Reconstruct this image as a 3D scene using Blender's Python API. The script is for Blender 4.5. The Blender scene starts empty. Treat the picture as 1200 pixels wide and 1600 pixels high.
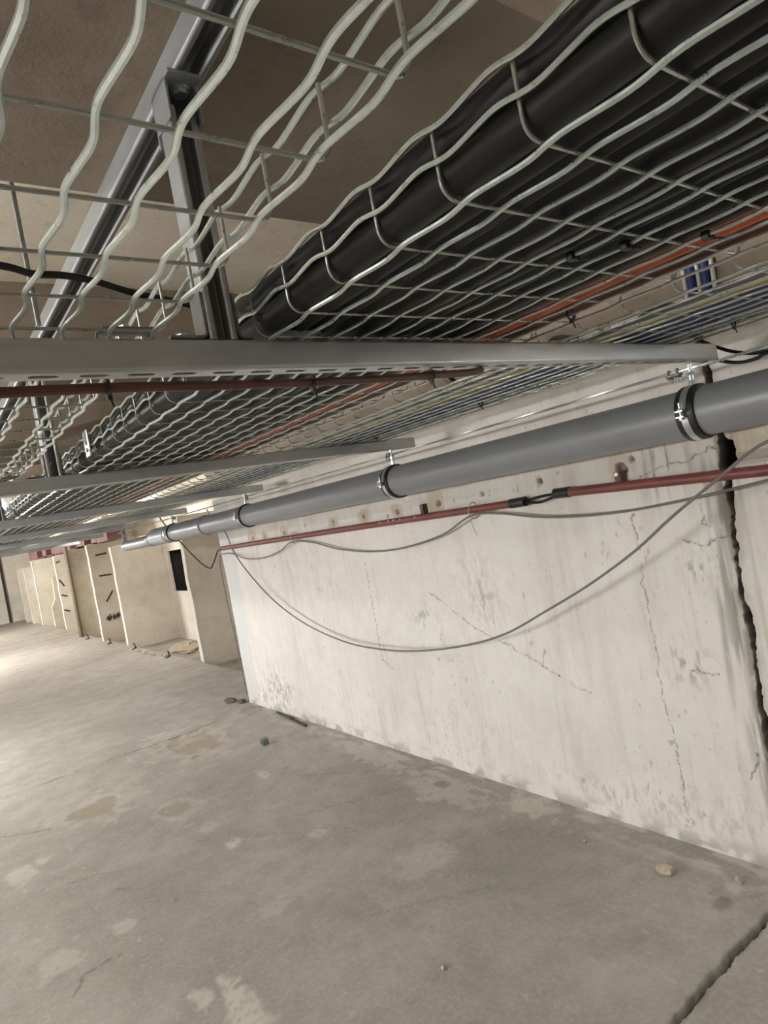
import bpy, math, random
import numpy as np
from mathutils import Matrix, Vector

random.seed(7)
PI = math.pi
C = bpy.context.scene.collection
SC = bpy.context.scene
H = 1.42                      # the builders measure heights from a level line 1.42 m above the floor

# ------------------------------------------------------------------ camera, world, exposure
yaw, pitch, roll = 0.6412, -0.0104, -0.1838
d = Vector((math.sin(yaw)*math.cos(pitch), math.cos(yaw)*math.cos(pitch), math.sin(pitch)))
r0 = Vector((math.cos(yaw), -math.sin(yaw), 0)); u0 = r0.cross(d)
rr = r0*math.cos(roll)+u0*math.sin(roll); uu = -r0*math.sin(roll)+u0*math.cos(roll)
cam_data = bpy.data.cameras.new('camera'); cam = bpy.data.objects.new('camera', cam_data); C.objects.link(cam)
cam_data.sensor_fit = 'VERTICAL'; cam_data.sensor_height = 36; cam_data.lens = 1005/1600*36
cam_data.clip_start = 0.02; cam_data.clip_end = 100
cam.matrix_world = Matrix(((rr.x, uu.x, -d.x, 0), (rr.y, uu.y, -d.y, 0), (rr.z, uu.z, -d.z, H), (0, 0, 0, 1)))
SC.camera = cam
SC.view_settings.view_transform = 'Standard'; SC.view_settings.look = 'None'
SC.view_settings.gamma = 1; SC.view_settings.use_curve_mapping = False
SC.view_settings.exposure = 0.0
w = bpy.data.worlds.new('world'); SC.world = w; w.use_nodes = True
w.node_tree.nodes['Background'].inputs[0].default_value = (1, .95, .88, 1)
w.node_tree.nodes['Background'].inputs[1].default_value = 0.05
TUBE_WARM = (1.0, 0.99, 0.97)
# tube lamps, most out of view and placed to reach the wanted brightness: (x, y, height, emission, direction)
LAMPS = [(-2.8, 6.4, .04, 90, 'y'), (-2.7, 2.4, .04, 400, 'y'), (-6.0, 2.4, .10, 450, 'y'),
         (-.6, 12.5, .30, 1150, 'y'), (-1.2, 17.5, .30, 1650, 'y'), (.80, 7.15, .60, 45, 'y'),
         (-1.5, .9, .57, 60, 'y'), (-1.3, 1.85, .84, 40, 'y'), (-1.0, 5.9, .52, 500, 'y'), (2.2, 9.0, .40, 95, 'y'), (2.0, -.45, .30, 60, 'y')]  # between-beams, bay and behind-camera lamps are added as fill light

# ------------------------------------------------------------------ numpy noise
def _hash(ix, iy, seed):
    n = (ix.astype(np.int64)*374761393 + iy.astype(np.int64)*668265263 + seed*1274126177) & 0xffffffff
    n = ((n ^ (n >> 13))*1274126177) & 0xffffffff
    return ((n ^ (n >> 16)) & 0xffff)/65535.0
def vnoise(x, y, seed=0):
    x = np.asarray(x, float); y = np.asarray(y, float)
    ix = np.floor(x); iy = np.floor(y); fx = x-ix; fy = y-iy
    fx = fx*fx*(3-2*fx); fy = fy*fy*(3-2*fy)
    a = _hash(ix, iy, seed); b = _hash(ix+1, iy, seed); c = _hash(ix, iy+1, seed); e = _hash(ix+1, iy+1, seed)
    return (a*(1-fx)+b*fx)*(1-fy)+(c*(1-fx)+e*fx)*fy
def fbm(x, y, seed=0, o=4):
    s = 0; a = .5; t = 0
    for k in range(o):
        s = s+a*vnoise(x*2**k, y*2**k, seed+k*17); t += a; a *= .5
    return s/t
def sstep(a, b, x):
    t = np.clip((x-a)/(b-a), 0, 1); return t*t*(3-2*t)
def polydist(x, y, pts):
    best = np.full(np.shape(x), 1e9)
    for (ax, ay), (bx, by) in zip(pts[:-1], pts[1:]):
        dx, dy = bx-ax, by-ay; L = dx*dx+dy*dy+1e-12
        t = np.clip(((x-ax)*dx+(y-ay)*dy)/L, 0, 1)
        best = np.minimum(best, np.hypot(x-ax-t*dx, y-ay-t*dy))
    return best

# ------------------------------------------------------------------ materials
def new_mat(name):
    m = bpy.data.materials.new(name); m.use_nodes = True
    nt = m.node_tree; b = nt.nodes['Principled BSDF']
    return m, nt, b
def nd(nt, t, **kw):
    n = nt.nodes.new(t)
    for k, v in kw.items(): setattr(n, k, v)
    return n
def noise(nt, coord, scale, detail=4, rough=.55, stretch=None):
    src = coord
    if stretch:
        mp = nd(nt, 'ShaderNodeMapping'); mp.inputs['Scale'].default_value = stretch
        nt.links.new(coord, mp.inputs[0]); src = mp.outputs[0]
    n = nd(nt, 'ShaderNodeTexNoise'); n.inputs['Scale'].default_value = scale
    n.inputs['Detail'].default_value = detail; n.inputs['Roughness'].default_value = rough
    nt.links.new(src, n.inputs['Vector']); return n.outputs['Fac']
def ramp(nt, fac, stops):
    r = nd(nt, 'ShaderNodeValToRGB'); e = r.color_ramp.elements
    while len(e) < len(stops): e.new(.5)
    for q, (p, c) in zip(e, stops):
        q.position = p; q.color = (*c, 1) if len(c) == 3 else c
    nt.links.new(fac, r.inputs[0]); return r.outputs[0]
def mix(nt, fac, a, b, mode='MIX'):
    m = nd(nt, 'ShaderNodeMix', data_type='RGBA', blend_type=mode)
    for sock, v in ((m.inputs[0], fac), (m.inputs[6], a), (m.inputs[7], b)):
        if isinstance(v, (int, float)): sock.default_value = v
        elif isinstance(v, tuple): sock.default_value = (*v, 1) if len(v) == 3 else v
        else: nt.links.new(v, sock)
    return m.outputs[2]
def bump(nt, b, h, strength, dist=.002):
    n = nd(nt, 'ShaderNodeBump'); n.inputs['Strength'].default_value = strength; n.inputs['Distance'].default_value = dist
    nt.links.new(h, n.inputs['Height']); nt.links.new(n.outputs[0], b.inputs['Normal'])
def objc(nt): return nd(nt, 'ShaderNodeTexCoord').outputs['Object']

def simple(name, col, rough=.5, metal=0., var=.12, scale=30, bmp=0., stretch=None, spec=.5):
    m, nt, b = new_mat(name); co = objc(nt)
    f = noise(nt, co, scale, 4, .6, stretch)
    lo = tuple(c*(1-var) for c in col); hi = tuple(min(1, c*(1+var)) for c in col)
    nt.links.new(ramp(nt, f, [(.3, lo), (.7, hi)]), b.inputs['Base Color'])
    rg = ramp(nt, f, [(.3, (rough*.88,)*3), (.7, (min(1, rough*1.12),)*3)])
    nt.links.new(rg, b.inputs['Roughness'])
    b.inputs['Metallic'].default_value = metal; b.inputs['Specular IOR Level'].default_value = spec
    if bmp: bump(nt, b, f, bmp)
    return m

def marks_rgb(nt):
    a = nd(nt, 'ShaderNodeAttribute', attribute_name='marks')
    s = nd(nt, 'ShaderNodeSeparateColor'); nt.links.new(a.outputs['Color'], s.inputs[0])
    return s.outputs[0], s.outputs[1], s.outputs[2], a.outputs['Alpha']

def make_wall_mat():
    m, nt, b = new_mat('painted_plaster'); co = objc(nt)
    dirt_dark, crack, patch, grey = marks_rgb(nt)
    n1 = noise(nt, co, 2.2, 5, .6); n2 = noise(nt, co, 9, 5, .65); n3 = noise(nt, co, 85, 3, .6)
    st = noise(nt, co, 6, 5, .7, (1, 1, .13))
    c = ramp(nt, n1, [(.3, (.65, .62, .575)), (.5, (.72, .695, .66)), (.75, (.765, .745, .715))])
    c = mix(nt, ramp(nt, n2, [(.42, (0, 0, 0)), (.75, (.5, .5, .5))]), c, (.62, .575, .515))
    c = mix(nt, ramp(nt, st, [(.50, (0, 0, 0)), (.75, (.7, .7, .7))]), c, (.53, .485, .43))
    st2 = ramp(nt, noise(nt, co, 30, 4, .7, (1, 1, .06)), [(.56, (0, 0, 0)), (.72, (.35, .35, .35))]); c = mix(nt, st2, c, (.47, .43, .385))
    sp = ramp(nt, noise(nt, co, 60, 4, .6, (1, 1, .45)), [(.66, (0, 0, 0)), (.73, (.6, .6, .6))])
    c = mix(nt, sp, c, (.30, .26, .215))
    c = mix(nt, grey, c, mix(nt, st, (.52, .53, .53), (.68, .68, .67)))
    c = mix(nt, patch, c, mix(nt, n2, (.46, .38, .27), (.62, .55, .44)))
    c = mix(nt, dirt_dark, c, mix(nt, n2, (.10, .09, .08), (.24, .215, .19)))
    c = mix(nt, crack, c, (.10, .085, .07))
    nt.links.new(c, b.inputs['Base Color']); b.inputs['Roughness'].default_value = .85
    b.inputs['Specular IOR Level'].default_value = .2
    h = mix(nt, .45, n2, n3)
    bump(nt, b, h, .5, .004)
    return m
def make_floor_mat():
    m, nt, b = new_mat('worn_concrete_floor'); co = objc(nt)
    dirt_dark, crack, sand, light = marks_rgb(nt)
    n1 = noise(nt, co, 1.3, 6, .6); n2 = noise(nt, co, 6, 6, .7); n3 = noise(nt, co, 60, 4, .7)
    c = ramp(nt, n1, [(.3, (.265, .245, .213)), (.5, (.345, .322, .286)), (.72, (.425, .402, .362))])
    c = mix(nt, ramp(nt, n2, [(.4, (0, 0, 0)), (.7, (.6, .6, .6))]), c, (.245, .222, .188))
    c = mix(nt, ramp(nt, n3, [(.45, (0, 0, 0)), (.75, (.5, .5, .5))]), c, (.47, .445, .40))
    scr = ramp(nt, noise(nt, co, 7, 6, .75, (1, .22, 1)), [(.62, (0, 0, 0)), (.72, (.3, .3, .3))])
    c = mix(nt, scr, c, (.50, .47, .42))
    fl = ramp(nt, noise(nt, co, 24, 6, .62, (1, .6, 1)), [(.60, (0, 0, 0)), (.70, (.38, .38, .38))]); c = mix(nt, fl, c, (.54, .51, .455))
    dk = ramp(nt, noise(nt, co, 75, 4, .6), [(.66, (0, 0, 0)), (.72, (.5, .5, .5))]); c = mix(nt, dk, c, (.20, .18, .15))
    dk2 = ramp(nt, noise(nt, co, 3.1, 7, .68, (1, .7, 1)), [(.54, (0, 0, 0)), (.70, (.5, .5, .5))]); c = mix(nt, dk2, c, (.24, .22, .185))
    c = mix(nt, sand, c, mix(nt, n2, (.22, .172, .115), (.38, .315, .23)))
    c = mix(nt, light, c, (.60, .57, .505))
    c = mix(nt, dirt_dark, c, (.12, .105, .085))
    c = mix(nt, crack, c, (.07, .06, .05))
    nt.links.new(c, b.inputs['Base Color'])
    nt.links.new(ramp(nt, n2, [(.3, (.55,)*3), (.7, (.75,)*3)]), b.inputs['Roughness'])
    b.inputs['Specular IOR Level'].default_value = .35
    bump(nt, b, mix(nt, .5, n2, n3), .28, .003)
    return m
def concrete(name, lo, mid, hi, sc=2.5, streak=None):
    m, nt, b = new_mat(name); co = objc(nt)
    n1 = noise(nt, co, sc, 6, .62); n2 = noise(nt, co, 22, 5, .7)
    c = ramp(nt, n1, [(.3, lo), (.5, mid), (.72, hi)])
    c = mix(nt, ramp(nt, n2, [(.55, (0, 0, 0)), (.75, (.5, .5, .5))]), c, tuple(v*.62 for v in lo))
    nt.links.new(c, b.inputs['Base Color']); b.inputs['Roughness'].default_value = .88
    b.inputs['Specular IOR Level'].default_value = .2
    bump(nt, b, n2, .5, .004); return m

M_wall = make_wall_mat(); M_floor = make_floor_mat()
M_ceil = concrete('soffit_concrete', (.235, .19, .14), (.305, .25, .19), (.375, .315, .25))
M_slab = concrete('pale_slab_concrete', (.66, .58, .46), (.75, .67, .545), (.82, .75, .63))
M_part = concrete('partition_render', (.50, .445, .37), (.60, .545, .465), (.68, .625, .55))
M_edge = concrete('partition_edge_render', (.58, .53, .45), (.68, .63, .55), (.74, .70, .62))
M_sand = concrete('sand', (.27, .225, .16), (.34, .285, .21), (.42, .36, .27), 12)
M_bayfloor = concrete('bay_floor_concrete', (.22, .2, .17), (.30, .27, .23), (.38, .35, .31))
M_wire = simple('galvanised_wire', (.60, .66, .64), .30, .88, .08, 90)
M_cross = simple('galvanised_cross_wire', (.46, .49, .465), .30, .9, .08, 90)
M_rail = simple('dull_galvanised_rail', (.36, .37, .375), .42, .6, .12, 14, .05, (3, .6, 3))
M_strut = simple('galvanised_strut', (.52, .535, .545), .38, .55, .10, 14, .05, (.6, 3, 3))
M_zinc = simple('bright_zinc', (.62, .66, .68), .36, .85, .08, 40)
M_dull = simple('dull_steel', (.25, .25, .25), .5, .8, .2, 40)
M_pvc = simple('grey_pipe_plastic', (.215, .22, .232), .38, 0, .05, 8)
M_pvcl = simple('pale_grey_pipe_plastic', (.29, .30, .31), .4, 0, .08, 12)
M_pvcd = simple('dark_grey_pipe_plastic', (.14, .145, .15), .42, 0, .08, 12)
M_rubber = simple('black_rubber', (.014, .014, .015), .45, 0, .2, 40)
M_black = simple('black_cable_sheath', (.008, .0075, .0075), .5, 0, .3, 8, 0, (8, .4, 8), .35)
M_orange = simple('orange_cable_sheath', (.52, .115, .045), .5, 0, .2, 20)
M_brown = simple('brown_cable_sheath', (.105, .04, .028), .5, 0, .2, 20)
M_yellow = simple('yellow_green_sheath', (.50, .40, .07), .5, 0, .15, 30)
M_blue = simple('blue_cable_sheath', (.016, .035, .16), .45, 0, .2, 30)
M_white = simple('white_sheath', (.62, .61, .57), .5, 0, .08, 30)
M_gcable = simple('grey_cable_sheath', (.16, .155, .155), .5, 0, .1, 40)
M_redpipe = simple('oxide_red_conduit', (.185, .05, .042), .45, 0, .22, 16, .1)
M_redbr = simple('oxide_red_bracket', (.13, .055, .048), .6, 0, .3, 60)
M_string = simple('pale_string', (.50, .44, .34), .9, 0, .15, 90)
M_clay = simple('clay_block', (.155, .082, .07), .85, 0, .25, 12, .3)
M_dark = simple('shaded_clay_hollow', (.05, .022, .018), .9, 0, .3, 20)  # darker copy of the clay, painted shade inside the block openings
M_wood = simple('brown_timber', (.105, .075, .042), .75, 0, .25, 14, .2, (6, 6, .6))
M_void = simple('shade_black_masonry', (.02, .017, .014), .95, 0, .5, 9, .6)  # near-black colour stands in for deep shade in the joint and recess
M_bar = simple('rusty_dark_steel', (.045, .038, .034), .8, .2, .4, 50)
M_stone = simple('rubble_stone', (.42, .36, .28), .9, 0, .25, 60, .5)
M_lampbody = simple('white_lamp_housing', (.75, .75, .73), .5, 0, .03, 10)
def emit_mat(name, col, s):
    m, nt, b = new_mat(name)
    b.inputs['Base Color'].default_value = (.9, .9, .9, 1)
    b.inputs['Emission Color'].default_value = (*col, 1); b.inputs['Emission Strength'].default_value = s
    return m

# ------------------------------------------------------------------ mesh builder
class MB:
    def __init__(s): s.v = []; s.f = []; s.n = 0
    def add(s, V, F):
        V = np.asarray(V, float).reshape(-1, 3); s.v.append(V)
        s.f.extend([tuple(i+s.n for i in f) for f in F]); s.n += len(V); return s
    def box(s, a, b, bev=0.):
        (x0, y0, z0), (x1, y1, z1) = a, b
        if bev <= 0:
            V = [(x0, y0, z0), (x1, y0, z0), (x1, y1, z0), (x0, y1, z0), (x0, y0, z1), (x1, y0, z1), (x1, y1, z1), (x0, y1, z1)]
            return s.add(V, [(0, 3, 2, 1), (4, 5, 6, 7), (0, 1, 5, 4), (1, 2, 6, 5), (2, 3, 7, 6), (3, 0, 4, 7)])
        e = bev
        def ring(z, k): return [(x0+k, y0+e, z), (x0+e, y0+k, z), (x1-e, y0+k, z), (x1-k, y0+e, z), (x1-k, y1-e, z), (x1-e, y1-k, z), (x0+e, y1-k, z), (x0+k, y1-e, z)]
        V = ring(z0, e*.6)+ring(z0+e, 0)+ring(z1-e, 0)+ring(z1, e*.6)
        F = [tuple(range(7, -1, -1)), tuple(range(24, 32))]
        for k in range(3):
            for i in range(8): F.append((k*8+i, k*8+(i+1) % 8, k*8+8+(i+1) % 8, k*8+8+i))
        return s.add(V, F)
    def tube(s, P, r, n=8, cap=True, closed=False):
        P = np.asarray(P, float); m = len(P)
        r = np.broadcast_to(np.asarray(r, float), (m,))
        T = np.gradient(P, axis=0) if not closed else np.roll(P, -1, 0)-np.roll(P, 1, 0)
        T /= np.linalg.norm(T, axis=1)[:, None]+1e-12
        a = np.array([0, 0, 1.]) if abs(T[0][2]) < .9 else np.array([1., 0, 0])
        N = np.cross(T[0], a); N /= np.linalg.norm(N); Ns = [N]
        for i in range(1, m):
            N = N-T[i]*(N@T[i]); N = N/(np.linalg.norm(N)+1e-12); Ns.append(N)
        Ns = np.array(Ns); B = np.cross(T, Ns)
        th = np.arange(n)*2*PI/n
        V = P[:, None]+r[:, None, None]*(np.cos(th)[None, :, None]*Ns[:, None]+np.sin(th)[None, :, None]*B[:, None])
        F = []
        for i in range(m if closed else m-1):
            a0 = i*n; b0 = ((i+1) % m)*n
            F += [(a0+j, a0+(j+1) % n, b0+(j+1) % n, b0+j) for j in range(n)]
        if cap and not closed: F += [tuple(range(n-1, -1, -1)), tuple((m-1)*n+j for j in range(n))]
        return s.add(V.reshape(-1, 3), F)
    def cyl(s, a, b, r, n=16, r2=None): return s.tube([a, b], [r, r if r2 is None else r2], n)
    def lathe(s, prof, o, axis='y', n=40):           # prof: list of (along, radius)
        th = np.arange(n)*2*PI/n; V = []
        for t, r in prof:
            for a in th:
                p = {'y': (r*math.cos(a), t, r*math.sin(a)), 'x': (t, r*math.cos(a), r*math.sin(a)), 'z': (r*math.cos(a), r*math.sin(a), t)}[axis]
                V.append((o[0]+p[0], o[1]+p[1], o[2]+p[2]))
        F = []
        for i in range(len(prof)-1):
            F += [(i*n+j, i*n+(j+1) % n, (i+1)*n+(j+1) % n, (i+1)*n+j) for j in range(n)]
        return s.add(V, F)
    def extrude(s, poly, a, b, axis):                # closed polygon of 2-D points pushed along an axis
        n = len(poly)
        def P(q, t): return {'x': (t, q[0], q[1]), 'y': (q[0], t, q[1]), 'z': (q[0], q[1], t)}[axis]
        V = [P(q, a) for q in poly]+[P(q, b) for q in poly]
        F = [tuple(range(n)), tuple(range(2*n-1, n-1, -1))]+[(i, i+n, (i+1) % n+n, (i+1) % n) for i in range(n)]
        return s.add(V, F)
    def mesh(s, name, mat, origin=(0, 0, 0), smooth=True):
        V = np.concatenate(s.v)+np.array([0, 0, H])-np.array(origin)
        me = bpy.data.meshes.new(name); me.from_pydata(V.tolist(), [], s.f); me.update()
        import bmesh
        bm = bmesh.new(); bm.from_mesh(me); bmesh.ops.recalc_face_normals(bm, faces=bm.faces); bm.to_mesh(me); bm.free()
        me.materials.append(mat)
        if smooth:
            me.polygons.foreach_set('use_smooth', [True]*len(me.polygons)); me.set_sharp_from_angle(angle=math.radians(35))
        return me

def org(o):
    p = Vector((0, 0, 0))
    while o: p = p+o.location; o = o.parent
    return p
def link(name, me, parent=None):
    o = bpy.data.objects.new(name, me); C.objects.link(o)
    if parent: o.parent = parent
    return o
def part(name, mb, mat, parent, label=None, solid=0.):
    o = link(name, mb.mesh(name, mat, org(parent), smooth=not solid), parent)
    if label: o['label'] = label
    if solid:
        sm = o.modifiers.new('thickness', 'SOLIDIFY'); sm.thickness = solid; sm.offset = 0
    return o
def tag(o, label, cat, group=None, kind=None):
    o['label'] = label; o['category'] = cat
    if group: o['group'] = group
    if kind: o['kind'] = kind
    return o
def thing(name, label, cat, loc, group=None):
    o = bpy.data.objects.new(name, None); C.objects.link(o); o.empty_display_size = .05
    o.location = (loc[0], loc[1], loc[2]+H); return tag(o, label, cat, group)
def single(name, mb, mat, label, cat, loc, group=None):
    L = (loc[0], loc[1], loc[2]+H); o = link(name, mb.mesh(name, mat, L)); o.location = L
    return tag(o, label, cat, group)
def struct(name, mb, mat, label=None, smooth=False):
    o = link(name, mb.mesh(name, mat, (0, 0, 0), smooth)); o['kind'] = 'structure'
    if label: o['label'] = label
    return o
def dup(root, delta, label=None, group=None):
    r = root.copy(); C.objects.link(r); r.location = root.location+Vector(delta)
    if label: r['label'] = label
    if group: r['group'] = group
    for ch in list(root.children):
        c = ch.copy(); C.objects.link(c); c.parent = r
        for g in list(ch.children):
            e = g.copy(); C.objects.link(e); e.parent = c
    return r
def spline(P, n=10):
    P = np.asarray(P, float); Q = np.vstack([2*P[0]-P[1], P, 2*P[-1]-P[-2]]); out = []
    for i in range(1, len(Q)-2):
        for t in np.linspace(0, 1, n, endpoint=False):
            a, b, c, e = Q[i-1], Q[i], Q[i+1], Q[i+2]
            out.append(.5*(2*b+(c-a)*t+(2*a-5*b+4*c-e)*t*t+(3*b-a-3*c+e)*t**3))
    out.append(P[-1]); return np.array(out)
def grid_mesh(name, X, Y, Z, marks, mat, smooth=True):
    nr, nc = X.shape
    V = np.stack([X, Y, Z+H], -1).reshape(-1, 3).astype(np.float32)
    idx = np.arange(nr*nc).reshape(nr, nc)
    Q = np.stack([idx[:-1, :-1], idx[:-1, 1:], idx[1:, 1:], idx[1:, :-1]], -1).reshape(-1, 4)
    me = bpy.data.meshes.new(name)
    me.vertices.add(len(V)); me.vertices.foreach_set('co', V.ravel())
    me.loops.add(Q.size); me.loops.foreach_set('vertex_index', Q.ravel().astype(np.int32))
    me.polygons.add(len(Q)); me.polygons.foreach_set('loop_start', (np.arange(len(Q))*4).astype(np.int32))
    if smooth: me.polygons.foreach_set('use_smooth', np.ones(len(Q), bool))
    me.update(calc_edges=True)
    a = me.attributes.new('marks', 'FLOAT_COLOR', 'POINT'); a.data.foreach_set('color', marks.reshape(-1, 4).astype(np.float32).ravel())
    me.materials.append(mat); me.validate()
    return me

# ------------------------------------------------------------------ the setting: right wall with its open joint
W = 2.10; ZB = -H; ZT = .95; ZW = .48
JZ = [-1.45, -.936, -.873, -.746, -.6, -.484, -.369, -.286, -.183, -.09, -.02, .024, .168, .211, .4, 1.0]
JY = [1.016, 1.007, 1.008, 1.003, .998, 1.002, .998, .992, .990, .984, .971, .984, .985, .991, .992, .99]
HZ = [-1.45, -1.0, -.9, -.84, -.75, -.66, -.6, -.5, -.4, -.3, -.2, -.17, -.135, -.11, -.08, -.03, .0, .03, .12, .17, .22, .3, 1.0]
HW = [.006, .007, .012, .007, .006, .007, .010, .008, .006, .005, .007, .010, .010, .012, .024, .026, .020, .008, .009, .014, .014, .010, .010]
HOLES = [(1.352, -.025, .026, .03), (1.726, -.02, .016, .02), (2.368, -.041, .02, .02), (2.50, -.05, .012, .016), (2.703, -.051, .018, .02),
         (2.791, -.06, .012, .015), (3.021, -.045, .016, .02), (3.349, -.049, .018, .02), (3.689, -.04, .014, .018), (3.996, -.064, .018, .02),
         (4.308, -.064, .016, .018), (4.508, -.069, .018, .02), (2.061, -.032, .014, .02), (1.30, .0, .014, .02)]
HALO = [(1.36, -.02, .05, .07), (2.38, -.035, .07, .075), (2.70, -.05, .06, .06), (3.02, -.045, .07, .055), (3.35, -.05, .06, .045), (3.99, -.06, .07, .045),
        (4.3, -.06, .06, .05), (4.52, -.06, .09, .05), (3.1, .09, .05, .03), (1.73, -.02, .02, .03)]
HAIR = [([(1.338, -.20), (1.338, -.354), (1.343, -.448), (1.336, -.50), (1.344, -.543), (1.338, -.63), (1.338, -.708), (1.345, -.78), (1.342, -.899), (1.335, -.993), (1.336, -1.05), (1.333, -1.111), (1.331, -1.205), (1.34, -1.30)], .0026),
        ([(2.552, -.488), (2.40, -.585), (2.258, -.669), (2.121, -.708), (1.99, -.762), (1.882, -.806), (1.703, -.891), (1.659, -.904)], .003),
        ([(3.087, -.311), (3.082, -.538), (3.087, -.879), (2.981, -.937)], .0025),
        ([(1.29, -.075), (1.22, -.05), (1.17, -.045), (1.10, -.04), (1.03, -.01), (1.0, -.01)], .0028),
        ([(1.23, -.285), (1.14, -.31), (1.09, -.325), (1.02, -.30)], .003),
        ([(1.22, -.767), (1.13, -.77)], .003), ([(1.09, -.19), (1.085, -.26), (1.07, -.262)], .002),
        ([(1.9, -.82), (1.86, -.73)], .002), ([(1.08, -1.12), (1.04, -1.02)], .004)]
def wall_fields(y, z, left):
    dep = (fbm(y*1.7, z*1.7, 3)-.5)*.012+(fbm(y*9, z*9, 5)-.5)*.004
    dirt_dark = np.zeros_like(y); crack = np.zeros_like(y); patch = np.zeros_like(y); grey = np.zeros_like(y)
    ragged = fbm(y*55, z*55, 11)
    for hy, hz, hr, hd in HOLES:
        q = np.hypot(y-hy, (z-hz))/(hr*(.55+.9*ragged))
        k = 1-sstep(.45, 1.0, q); dep += k*hd; dirt_dark = np.maximum(dirt_dark, k*.75)  # sinks each hole and colours its inside darker
    for hy, hz, ry, rz in HALO:
        q = np.hypot((y-hy)/ry, (z-hz)/rz)*(.6+.9*fbm(y*28, z*28, 21))
        patch = np.maximum(patch, (1-sstep(.75, 1., q))*.8); dep += (1-sstep(.8, 1., q))*.0025
    for pts, wd in HAIR:
        wob = (fbm(y*40, z*40, 31)-.5)*.03
        q = polydist(y+wob, z+(fbm(y*40+9, z*40, 37)-.5)*.03, pts)*1.35
        k = (1-sstep(wd*.35, wd*1.25, q))*sstep(.25, .5, fbm(y*14, z*14, 43))
        crack = np.maximum(crack, k*.75); dep += k*.003
        dirt_dark = np.maximum(dirt_dark, (1-sstep(0, wd*5, q))*.25*sstep(.4, .7, fbm(y*20, z*20, 47)))
    # the joint: grime, streaks, spalls
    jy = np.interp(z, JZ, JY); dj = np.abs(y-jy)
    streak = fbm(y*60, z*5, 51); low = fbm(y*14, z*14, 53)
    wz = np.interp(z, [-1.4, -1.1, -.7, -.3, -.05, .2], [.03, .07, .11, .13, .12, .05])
    dirt_dark = np.maximum(dirt_dark, (1-sstep(0, 1, dj/wz))*sstep(.38, .66, streak)*np.where(left, .95, .3))
    dirt_dark = np.maximum(dirt_dark, (1-sstep(.008, .045, dj))*sstep(.25, .6, low)*np.where(left, .8, .35))
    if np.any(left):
        g = np.exp(-((y-1.075-(z+.5)*-.05)/.012)**2)*sstep(-1.0, -.7, z)*(1-sstep(-.08, .0, z)); dirt_dark = np.maximum(dirt_dark, g*.55*sstep(.3, .6, streak))
        g = np.exp(-((y-1.028)/.010)**2)*sstep(-.75, -.55, z)*(1-sstep(-.1, .0, z)); dirt_dark = np.maximum(dirt_dark, g*.45*left)
        g = np.exp(-((y-1.19)/.10)**2-((z+.05)/.10)**2)*sstep(.5, .75, fbm(y*70, z*7, 57)); dirt_dark = np.maximum(dirt_dark, g*.8)
    # broken blocks right of the joint
    bl = (np.abs(y-.90) < .055)*(np.abs(z-.005) < .075)*(~left)
    patch = np.maximum(patch, bl*.85*sstep(.2, .6, fbm(y*25, z*25, 61)+.12)); dep += bl*.012
    bl2 = (np.abs(y-.91) < .07)*(np.abs(z+.062) < .02)*(~left); dirt_dark = np.maximum(dirt_dark, bl2*.45)
    # smudges
    for sy, sz, ry, rz, am in [(4.55, -1.25, .22, .16, .85), (4.85, -1.33, .2, .09, .5), (2.656, -.62, .12, .07, .45), (2.175, -.5, .10, .13, .4), (1.223, -.74, .07, .08, .6), (1.13, -.40, .06, .05, .6),
                           (2.45, -1.2, .5, .2, .12), (1.2, -1.3, .3, .12, .22), (3.5, -.45, .1, .08, .3), (1.5, -1.32, .5, .07, .3), (2.2, -.38, .16, .1, .2)]:
        g = np.exp(-((y-sy)/ry)**2-((z-sz)/rz)**2)
        dirt_dark = np.maximum(dirt_dark, g*am*sstep(.48, .72, fbm(y*75, z*30, 71)))
    sk = sstep(-1.33, -1.42, z)*sstep(.42, .65, fbm(y*12, z*20, 73)); dirt_dark = np.maximum(dirt_dark, sk*.55)
    sc = sstep(.77, .83, fbm(y*60, z*24, 77, 3))*.65*sstep(.5, .65, fbm(y*3, z*3, 78))*.7; dirt_dark = np.maximum(dirt_dark, sc)
    ge = sstep(4.86, 4.94, y+(z+.5)*.06+(fbm(y*6, z*2, 79)-.5)*.12); grey = np.maximum(grey, ge*.9)
    return dep, np.stack([dirt_dark, crack, patch, grey], -1)
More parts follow.
